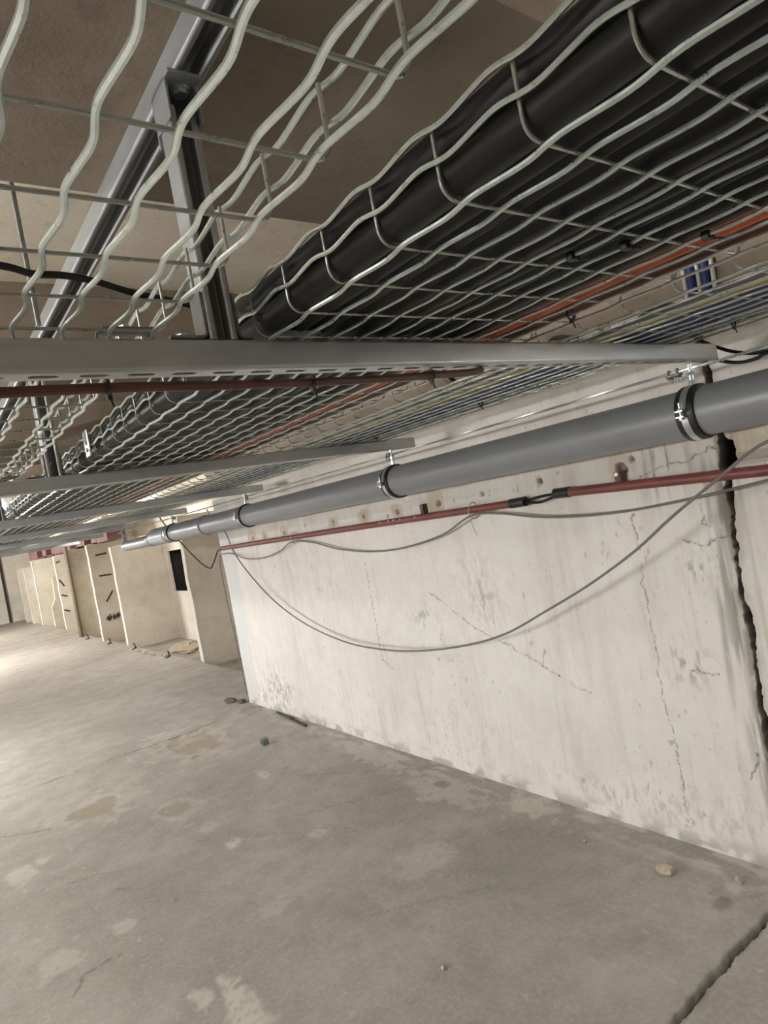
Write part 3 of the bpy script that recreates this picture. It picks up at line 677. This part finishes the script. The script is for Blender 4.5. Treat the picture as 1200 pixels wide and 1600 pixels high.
# clamps
def pipe_clamp(y, label):
    t = thing('pipe_clamp', label, 'pipe clamp', (PXC, y, PZ), 'clamps holding the grey pipe')
    m = MB().lathe([(y-.025, PR+.0005), (y-.025, PR+.0065), (y-.020, PR+.0085), (y-.0095, PR+.0085), (y-.0095, PR+.007), (y+.0095, PR+.007), (y+.0095, PR+.0085), (y+.020, PR+.0085), (y+.025, PR+.0065), (y+.025, PR+.0005)], (PXC, 0, PZ), n=64)
    part('rubber_lining', m, M_rubber, t, 'black rubber lining')
    m = MB()
    for a0, a1 in ((PI*1.03, PI*1.97), (.03*PI, PI*.97)):
        V = []; n = 28
        for a in np.linspace(a0, a1, n):
            for (yy, r_) in ((-.009, PR+.0065), (-.009, PR+.0092), (.009, PR+.0092), (.009, PR+.0065)):
                V.append((PXC+r_*math.cos(a), y+yy, PZ+r_*math.sin(a)))
        F = []
        for i in range(n-1):
            F += [(i*4+j, i*4+(j+1) % 4, i*4+4+(j+1) % 4, i*4+4+j) for j in range(4)]
        F += [(0, 1, 2, 3), ((n-1)*4+3, (n-1)*4+2, (n-1)*4+1, (n-1)*4)]
        m.add(V, F)
    for sx in (-1, 1):
        for dz in (.006, -.0095):
            xa = PXC+sx*(PR+.009); m.box((min(xa, xa+sx*.022), y-.0105, PZ+dz), (max(xa, xa+sx*.022), y+.0105, PZ+dz+.0035))
    part('band', m, M_zinc, t, 'zinc plated steel band')
    for sx in (-1, 1):
        m = MB(); xb = PXC+sx*(PR+.021); m.cyl((xb, y, PZ-.016), (xb, y, PZ+.030), .0032, 10); hexbolt(m, (xb, y, PZ+.0095), .0065, .005); m.cyl((xb, y, PZ-.010), (xb, y, PZ-.016), .0062, 12)
        part('screw', m, M_zinc, t)
    m = MB(); m.cyl((PXC, y, PZ+PR+.009), (PXC, y, PZ+PR+.034), .0075, 12); hexbolt(m, (PXC, y, PZ+PR+.0095), .0095, .012); hexbolt(m, (PXC, y, PZ+PR+.036), .009, .007)
    m.cyl((PXC, y, PZ+PR+.03), (PXC, y, SB+.004), .0045, 10); hexbolt(m, (PXC, y, SB-.0085), .0085, .007)
    part('hanging_rod', m, M_zinc, t); return t
pipe_clamp(SY[0]+.02, 'pipe clamp under the nearest crossbar, beside the wall crack')
for k, l in enumerate(['second pipe clamp back, under the second crossbar end', 'third pipe clamp back, just before the pipe collar', 'fourth pipe clamp back, at the ribbed socket']):
    pipe_clamp(SY[k+1]+.02, l)
# perforated strap at the narrow end
t = thing('hanging_strap', 'perforated steel strap holding up the capped end of the grey pipe', 'strap', (PXC+.03, SY[4]+.02, SB))
m = MB(); m.box((PXC-.03, SY[4]+.008, PZ-.06), (PXC+.018, SY[4]+.012, SB), .001)
part('strap_plate', m, M_zinc, t)
for z in (.10, .15, .20):
    part('strap_hole', MB().cyl((PXC-.006, SY[4]+.0075, z), (PXC-.006, SY[4]+.0085, z), .0075, 14), M_bar, t, 'dark round hole in the strap')

# wire rope and its clips
RXW = 1.79
ys = np.linspace(-1.2, 7.0, 900); tw = ys*2*PI/.035
m = MB()
for k in range(3):
    P = np.stack([RXW+.0026*np.cos(tw+k*2*PI/3), ys, .2165+.0025*np.sin(ys*2.2)*0+.0026*np.sin(tw+k*2*PI/3)], 1); m.tube(P, .0024, 5)
single('wire_rope', m, M_zinc, 'twisted steel wire rope stretched along under the crossbar ends', 'wire rope', (RXW, -1.2, .2165))
for k, l in enumerate(['wire rope clip below the nearest crossbar end', 'wire rope clip below the second crossbar end', 'wire rope clip below the third crossbar end', 'wire rope clip below the fourth crossbar end']):
    y = SY[k]+.085; t = thing('rope_clip', l, 'rope clip', (RXW, y, .21), 'wire rope clips')
    m = MB(); m.box((RXW-.010, y-.022, .2075), (RXW+.010, y+.022, .2135), .002)
    part('saddle', m, M_dull, t)
    for dy in (-.012, .012):
        m = MB(); m.tube([(RXW-.008, y+dy, .192), (RXW-.008, y+dy, .218)]+[(RXW-.008*math.cos(a), y+dy, .218+.008*math.sin(a)) for a in np.linspace(.3, PI-.3, 6)]+[(RXW+.008, y+dy, .218), (RXW+.008, y+dy, .192)], .0024, 6)
        for sx in (-1, 1): hexbolt(m, (RXW+sx*.008, y+dy, .2015), .0058, .005)
        part('u_bolt', m, M_dull, t)

# black cable loop at the crossbar end
for P, l in [([(1.685, 1.10, .335), (1.745, 1.0, .368), (1.84, .925, .335), (1.925, .89, .288), (1.95, .829, .245), (1.95, .747, .224), (1.95, .5, .215), (1.95, .1, .22)], 'black cable leaving the right tray past the crossbar end, upper one'),
             ([(1.775, 1.25, .31), (1.80, 1.0, .292), (1.905, .915, .262), (1.95, .881, .236), (1.947, .825, .214), (1.94, .775, .211), (1.935, .73, .219), (1.93, .5, .228), (1.93, .1, .232)], 'black cable sagging past the crossbar end, lower one')]:
    single('black_cable', MB().tube(spline(P, 8), .0052, 8), M_black, l, 'cable', P[0])

# ------------------------------------------------------------------ red conduit on the wall
CX = W-.032; CR = .0175
t = thing('conduit', 'dark red conduit on the wall, right length crossing the big crack', 'conduit', (CX, .6, -.1-CR))
part('conduit_tube', MB().tube([(CX, -1.5, -.118), (CX, .3, -.117), (CX, .847, -.107), (CX, 1.58, -.081)], CR, 20), M_redpipe, t)
part('end_cap', MB().tube([(CX, 1.565, -.081), (CX, 1.635, -.079)], CR+.003, 20), M_rubber, t, 'black rubber end cap')
t = thing('conduit', 'dark red conduit on the wall, long left length ending at the wall corner', 'conduit', (CX, 3, -.1-CR))
part('conduit_tube', MB().tube([(CX, 1.86, -.093), (CX, 3.2, -.0965), (CX, 5.05, -.105)], CR, 20), M_redpipe, t)
part('end_cap', MB().tube([(CX, 1.79, -.0915), (CX, 1.872, -.093)], CR+.003, 20), M_rubber, t, 'black rubber end cap')
part('end_cap', MB().tube([(CX, 5.04, -.105), (CX, 5.075, -.105)], [CR+.001, .009], 16), M_redpipe, t)
for yy in (2.5, 2.62, 2.68, 2.72, 2.8):
    part('paint_fleck', MB().cyl((CX-CR*.75, yy, -.088), (CX-CR*.75-.002, yy+.012, -.087), .0035, 6), M_white, t, 'white paint fleck')
for dz, dx, l in [(.010, -.004, 'upper black cable bridging the gap between the red conduits'), (-.012, .004, 'lower black cable bridging the gap between the red conduits')]:
    P = spline([(CX, 1.60, -.081), (CX+dx, 1.66, -.086+dz*.6), (CX+dx, 1.72, -.092+dz), (CX, 1.77, -.093+dz*.5), (CX, 1.82, -.092)], 8)
    single('black_cable', MB().tube(P, .0055, 8), M_black, l, 'cable', (CX, 1.6, -.09), 'black cables between the conduits')
t = thing('conduit_bracket', 'rusty red bracket fixing the right conduit below a hole in the wall', 'bracket', (W, 1.345, -.06))
m = MB(); m.box((W-.035, 1.335, -.095), (W+.01, 1.36, -.035), .002); part('bracket_plate', m, M_redbr, t)
part('screw', MB().cyl((W-.034, 1.347, -.044), (W-.042, 1.347, -.044), .007, 12), M_zinc, t)
t = thing('conduit_bracket', 'small rusty red bracket above the left conduit near its middle', 'bracket', (W, 2.46, -.06))
m = MB(); m.box((W-.030, 2.45, -.095), (W+.01, 2.475, -.03), .002); part('bracket_plate', m, M_redbr, t)
P = spline([(CX, 5.06, -.105), (2.07, 5.162, -.126), (2.08, 5.26, -.181), (2.08, 5.36, -.245), (2.08, 5.405, -.262), (2.07, 5.46, -.250), (2.06, 5.55, -.21), (2.04, 5.687, -.116), (2.0, 5.75, -.02), (1.95, 5.8, .08), (1.9, 5.85, .2), (1.88, 5.9, .28)], 8)
single('black_cable', MB().tube(P, .0055, 8), M_black, 'black cable hanging in a loop from the left end of the red conduit', 'cable', P[0])

# ------------------------------------------------------------------ grey cables
P = spline([(1.98, 5.0, .23), (2.0, 4.93, .12), (2.03, 4.83, .017), (2.03, 4.74, -.143), (2.03, 4.527, -.326), (2.03, 4.187, -.533), (2.02, 3.765, -.681), (2.005, 3.30, -.764), (1.99, 2.897, -.777), (1.975, 2.543, -.753), (1.96, 2.19, -.697), (1.95, 1.925, -.627), (1.94, 1.69, -.527), (1.93, 1.451, -.418), (1.91, 1.236, -.304), (1.87, 1.061, -.197), (1.84, .892, -.101), (1.80, .728, -.019), (1.83, .55, .00), (1.86, .2, .03)], 8)
single('grey_cable', MB().tube(P, .0048, 8), M_gcable, 'grey cable sagging low across the wall in one long loop', 'cable', (1.99, 2.9, -.78))
P = spline([(2.095, 5.17, -1.36), (2.09, 5.168, -1.1), (2.085, 5.165, -.9), (2.075, 5.165, -.602), (2.07, 5.16, -.30), (2.06, 5.10, -.17), (2.06, 4.986, -.15), (2.06, 4.831, -.159), (2.06, 4.599, -.210), (2.06, 4.323, -.217), (2.06, 4.033, -.181), (2.045, 3.798, -.126), (2.06, 3.554, -.152), (2.06, 3.269, -.21), (2.06, 2.945, -.242), (2.06, 2.652, -.237), (2.06, 2.337, -.193), (2.042, 2.094, -.118), (2.055, 1.94, -.126), (2.05, 1.735, -.160), (2.04, 1.55, -.175), (2.03, 1.382, -.178), (2.02, 1.23, -.172), (2.0, 1.02, -.154), (1.98, .82, -.131), (1.95, .5, -.09), (1.93, .1, -.05)], 8)
single('grey_cable', MB().tube(P, .0048, 8), M_gcable, 'grey cable in short loops tied under the red conduit and down the wall corner', 'cable', (2.06, 3, -.24))
def string_tie(y, z, label, tail):
    m = MB(); r = CR+.016
    m.tube([(CX+r*math.cos(a), y+.004*math.sin(2*a), z-.004+(r+.004)*math.sin(a)) for a in np.arange(18)*2*PI/18], .0022, 6, closed=True)
    m.tube(spline([(CX-.022, y, z-.026), (CX-.02, y+.004, z-.026-tail*.5), (CX-.008, y-.002, z-.026-tail)], 5), .0016, 5)
    single('string_tie', m, M_string, label, 'string', (CX, y, z), 'strings tying the grey cable to the conduit')
string_tie(2.10, -.094, 'pale string tying the grey cable to the red conduit, with a hanging tail', .09)
string_tie(3.80, -.098, 'pale string tying the grey cable to the far half of the red conduit', .02)
# stray black cables and rod above the left tray
P = spline([(-.9, 1.12, .48), (.05, 1.15, .505), (.197, 1.172, .5), (.246, 1.19, .497), (.296, 1.189, .497), (.355, 1.215, .5), (.436, 1.26, .5), (.536, 1.297, .50), (.75, 1.36, .49), (1.2, 1.4, .47), (1.4, 1.4, .33)], 6)
single('black_cable', MB().tube(P, .0065, 8), M_black, 'slack black cable crossing above the left tray behind the rail', 'cable', (.25, 1.19, .5))
P = spline([(-.9, 1.9, .57), (0, 1.82, .53), (.2, 1.80, .515), (.33, 1.78, .50)], 6)
single('black_cable', MB().tube(P, .005, 8), M_black, 'thin black cable end behind the threaded rod above the left tray', 'cable', (.2, 1.8, .5))
m = MB(); m.cyl((.258, 1.285, BZ+.25), (.260, 1.285, .44), .0045, 8)
single('threaded_rod', m, M_dull, 'thin threaded rod hanging from the slab above the left tray', 'rod', (.259, 1.285, .44))
P = spline([(-.27, 3.3, .300), (-.20, 2.85, .302), (.0, 2.72, .306), (.17, 2.62, .306), (.27, 2.50, .302), (.285, 2.25, .300)], 8)
single('black_cable', MB().tube(P, .012, 10), M_black, 'thick black cable lying in the left tray behind the nearest crossbar', 'cable', (.17, 2.6, .33))

# ties on the middle tray
for x, y, l in [(.756, .50, 'black tie gripping the tray wire under the black cables, left of three'), (.810, .455, 'black tie gripping the tray wire under the black cables, middle of three'), (.917, .40, 'black tie gripping the tray wire beside the orange cable, right of three')]:
    m = MB(); m.box((x-.008, y-.006, ST-.003), (x+.008, y+.006, ST+.008), .002); m.box((x-.003, y-.009, ST-.006), (x+.003, y-.004, ST), .001); m.tube([(x, y-.006, ST-.004), (x+.006, y-.018, ST-.008)], .0015, 6)
    single('cable_tie', m, M_rubber, l, 'cable tie', (x, y, ST), 'cable ties')
for x, y, l in [(1.02, .70, 'black tie hanging below the brown cables'), (1.60, 1.50, 'black tie on the blue cables behind the nearest crossbar'), (1.66, .70, 'black tie at the wall side of the right tray'), (1.56, 2.05, 'black tie on the blue cables before the second crossbar')]:
    tie(x, y, ST+.004, 'y', l, .010)

# ------------------------------------------------------------------ the bays: timber, clay blocks, steel strips, rubble
m = MB(); m.box((2.425, 13.42, ZB), (2.47, 13.60, .47), .006)
single('timber_post', m, M_wood, 'brown timber plank standing upright against a partition edge', 'plank', (2.45, 13.5, ZB))
for k, (y0, y1, h0, h1) in enumerate([(10.95, 11.72, 0, 0), (11.72, 12.85, 12.09, 12.65), (12.85, 14.2, 13.38, 13.98), (14.2, 14.85, 0, 0), (14.85, 15.8, 0, 0), (15.8, 16.9, 16.03, 16.75), (16.9, 18.3, 17.24, 18.05), (18.3, 19.4, 0, 0)]):
    t = thing('clay_block', 'red clay block over the bays, %s from the pipe end' % NTH[k]+(', with a dark opening' if h0 else ', unbroken'), 'clay block', (2.72, y0, .29), 'clay blocks over the bays')
    z0, z1 = .255, .50; m = MB()
    if h0:
        m.box((2.62, y0+.012, z0), (2.92, y1-.012, z0+.02)).box((2.62, y0+.012, z1-.02), (2.92, y1-.012, z1)).box((2.62, y0+.012, z0), (2.92, h0, z1)).box((2.62, h1, z0), (2.92, y1-.012, z1))
        part('hollow', MB().box((2.78, h0, z0+.02), (2.90, h1, z1-.02)), M_dark, t, 'hollow inside the block, filled in shade-dark clay')
    else: m.box((2.62, y0+.012, z0), (2.92, y1-.012, z1), .01)
    part('shell', m, M_clay, t)
struct('trim_21', MB().box((2.60, 11.0, .50), (XB, 20.2, .70)), M_slab, 'concrete lintel over the clay blocks')
def strip_bar(p, q, y, label, wd=.014):
    m = MB(); m.tube([(p[0], y, p[1]), (q[0], y, q[1])], wd, 4)
    single('steel_strip', m, M_bar, label, 'steel strip', (p[0], y, p[1]), 'dark steel strips on the partitions')
yb = 11.95
strip_bar((2.615, .057), (2.80, .063), yb, 'topmost dark strip on the partition behind the big bay')
strip_bar((2.614, -.304), (2.815, -.316), yb, 'horizontal dark strip below the topmost one on that partition')
strip_bar((2.655, -.769), (2.785, -.60), yb, 'slanting dark strip on the partition behind the big bay')
m = MB()
for i in range(26):
    a = 2.60+.24*i/26; m.box((a, yb-.012, -1.06+random.uniform(-.05, .02)), (a+.008, yb+.01, -1.03+random.uniform(-.02, .05)))
single('wire_stubs', m, M_bar, 'row of broken dark wire stubs low on the partition', 'wire stubs', (2.7, yb, -1.05))
yb = 15.5
for p, q, l in [((2.58, .07), (2.66, .09), 'short dark strip high on the farther partition'), ((2.58, -.30), (2.66, -.46), 'slanting dark strip on the farther partition'), ((2.57, -.64), (2.68, -.69), 'dark strip at mid height on the farther partition'), ((2.57, -.97), (2.68, -1.02), 'lowest dark strip on the farther partition')]:
    strip_bar(p, q, yb, l, .016)
for i, (x, y, l) in enumerate([(2.44, 12.89, 'bent steel stub in the floor beside the timber plank'), (2.47, 11.40, 'bent steel stub in the floor before the second bay'), (2.50, 10.04, 'bent steel stub in the floor before the first bay partition'), (2.50, 8.47, 'bent steel stub in the floor nearest the first partition')]):
    m = MB(); m.tube([(x, y, ZB-.01), (x, y, ZB+.07), (x-.02, y-.03, ZB+.085)], .009, 6); m.tube([(x-.05, y-.04, ZB+.006), (x+.03, y+.05, ZB+.008)], .009, 6)
    single('steel_stub', m, M_bar, l, 'steel stub', (x, y, ZB), 'bent steel stubs along the bays')
# sand heap
def blob(cx, cy, cz, rx, ry, rz, seed, n=16, mm=9, flat=False):
    rs = np.random.RandomState(seed); V = []; F = []
    for i in range(mm+1):
        ph = (PI/2 if flat else PI)*i/mm
        for j in range(n):
            th = 2*PI*j/n
            q = .75+.5*float(vnoise(np.array(3*math.cos(th)+i*.6+seed), np.array(3*math.sin(th)+seed*2), seed))
            V.append((cx+rx*q*math.sin(ph)*math.cos(th), cy+ry*q*math.sin(ph)*math.sin(th), cz+rz*q*math.cos(ph)))
    for i in range(mm): F += [(i*n+j, i*n+(j+1) % n, (i+1)*n+(j+1) % n, (i+1)*n+j) for j in range(n)]
    return MB().add(V, F)
o = single('sand_heap', blob(3.0, 9.1, ZB-.087,   .22, .5, .09, 3, 28, 12, True), M_sand, 'heap of sand and rubble in the first bay under the dark opening', 'sand heap', (2.95, 8.9, ZB-.087)); o['kind'] = 'stuff'
for i in range(7):
    x, y = 2.50-.012*i+random.uniform(-.04, .03), 8.6+i*.17; single('rubble_stone', blob(x, y, ZB+.012, .03, .04, .02, 30+i, 9, 6), M_stone, 'sandy rubble stone spilt from the heap onto the floor', 'stone', (x, y, ZB), 'stones spilt from the sand heap')
# floor litter
t = thing('junction_cube', 'small grey metal cube lying on the floor left of the wall foot', 'metal cube', (1.70, 4.05, ZB))
m = MB(); s_ = .022; m.box((1.70-s_, 4.05-s_, ZB+.001), (1.70+s_, 4.05+s_, ZB+.045), .003); part('cube_body', m, simple('green_grey_metal', (.16, .19, .185), .5, .4), t)
part('cube_hole', MB().cyl((1.70-.0215, 4.045, ZB+.024), (1.70-.0226, 4.045, ZB+.024), .008, 14), M_bar, t)
m = MB().tube([(2.075, 4.60, ZB+.006), (2.055, 4.33, ZB+.010), (2.03, 4.07, ZB+.006)], .008, 8); m.tube([(2.058, 4.36, ZB+.010), (2.054, 4.30, ZB+.010)], .012, 8)
single('black_rod', m, M_black, 'short black rod lying on the floor along the wall foot', 'rod', (2.05, 4.33, ZB))
single('rubble_stone', blob(1.90, 1.33, ZB+.010, .026, .032, .02, 51, 9, 6), M_stone, 'pale stone chip on the floor near the right wall foot', 'stone', (1.90, 1.33, ZB))
single('rubble_stone', blob(1.98, 1.12, ZB+.006, .016, .014, .012, 52, 9, 6), M_stone, 'tiny pale chip on the floor right of the stone chip', 'stone', (1.98, 1.12, ZB))
for x, y, l in [(1.10, 1.60, 'tiny white pebble on the open floor near the camera'), (1.62, 3.06, 'tiny white pebble in the middle of the floor'), (1.33, 3.62, 'tiny pebble left of the metal cube'), (1.90, 1.66, 'tiny white pebble below the wall foot'), (.65, 2.75, 'tiny pebble in the left of the floor')]:
    single('pebble', blob(x, y, ZB+.005, .008, .008, .007, int(x*100), 8, 5), M_stone, l, 'pebble', (x, y, ZB))
for x, y, s, l in [(2.02, 5.38, .05, 'dark rubble scrap on the floor by the wall corner'), (2.06, 5.22, .035, 'smaller rubble scrap right at the wall corner')]:
    single('rubble_stone', blob(x, y, ZB+.01, s, s*1.4, .022, int(y*100), 9, 6), simple('dark_scrap', (.13, .11, .085), .9), l, 'stone', (x, y, ZB))
# dark door edge in the far wall
m = MB(); m.box((2.20, 22.34, ZB), (2.26, 22.42, .55)); single('door_post', m, M_bar, 'dark upright post at the corner of the far end wall', 'post', (2.24, 22.38, ZB))

# ------------------------------------------------------------------ lamps
PLACE = ['low beside the bays at the far left', 'low at the left of the trays', 'in the middle of the basement far to the left', 'in the far half of the basement', 'near the far end wall', 'just above the middle tray', 'high at the left of the camera', 'added between the two nearest beams to brighten the slab', 'high between the trays and the far bays', 'added as fill light before the bays beyond the wall corner', 'added behind the camera to brighten the crossbar end']
for k, (x, y, z, s, ax) in enumerate(LAMPS):
    t = thing('tube_lamp', 'fluorescent tube lamp '+PLACE[k], 'lamp', (x, y, z))
    m = MB(); m.box((x-.04, y-.66, z+.035), (x+.04, y+.66, z+.075), .006)
    for dy in (-.62, .62): m.box((x-.018, y+dy-.015, z-.02), (x+.018, y+dy+.015, z+.04), .003)
    part('housing', m, M_lampbody, t)
    part('tube', MB().cyl((x, y-.6, z), (x, y+.6, z), .022, 12), emit_mat('lit_tube', TUBE_WARM, s), t, 'lit fluorescent tube')
    for dy in (-.5, .5):
        part('suspension_rod', MB().cyl((x, y+dy, z+.07), (x, y+dy, ZT+.005), .005, 8), M_dull, t)
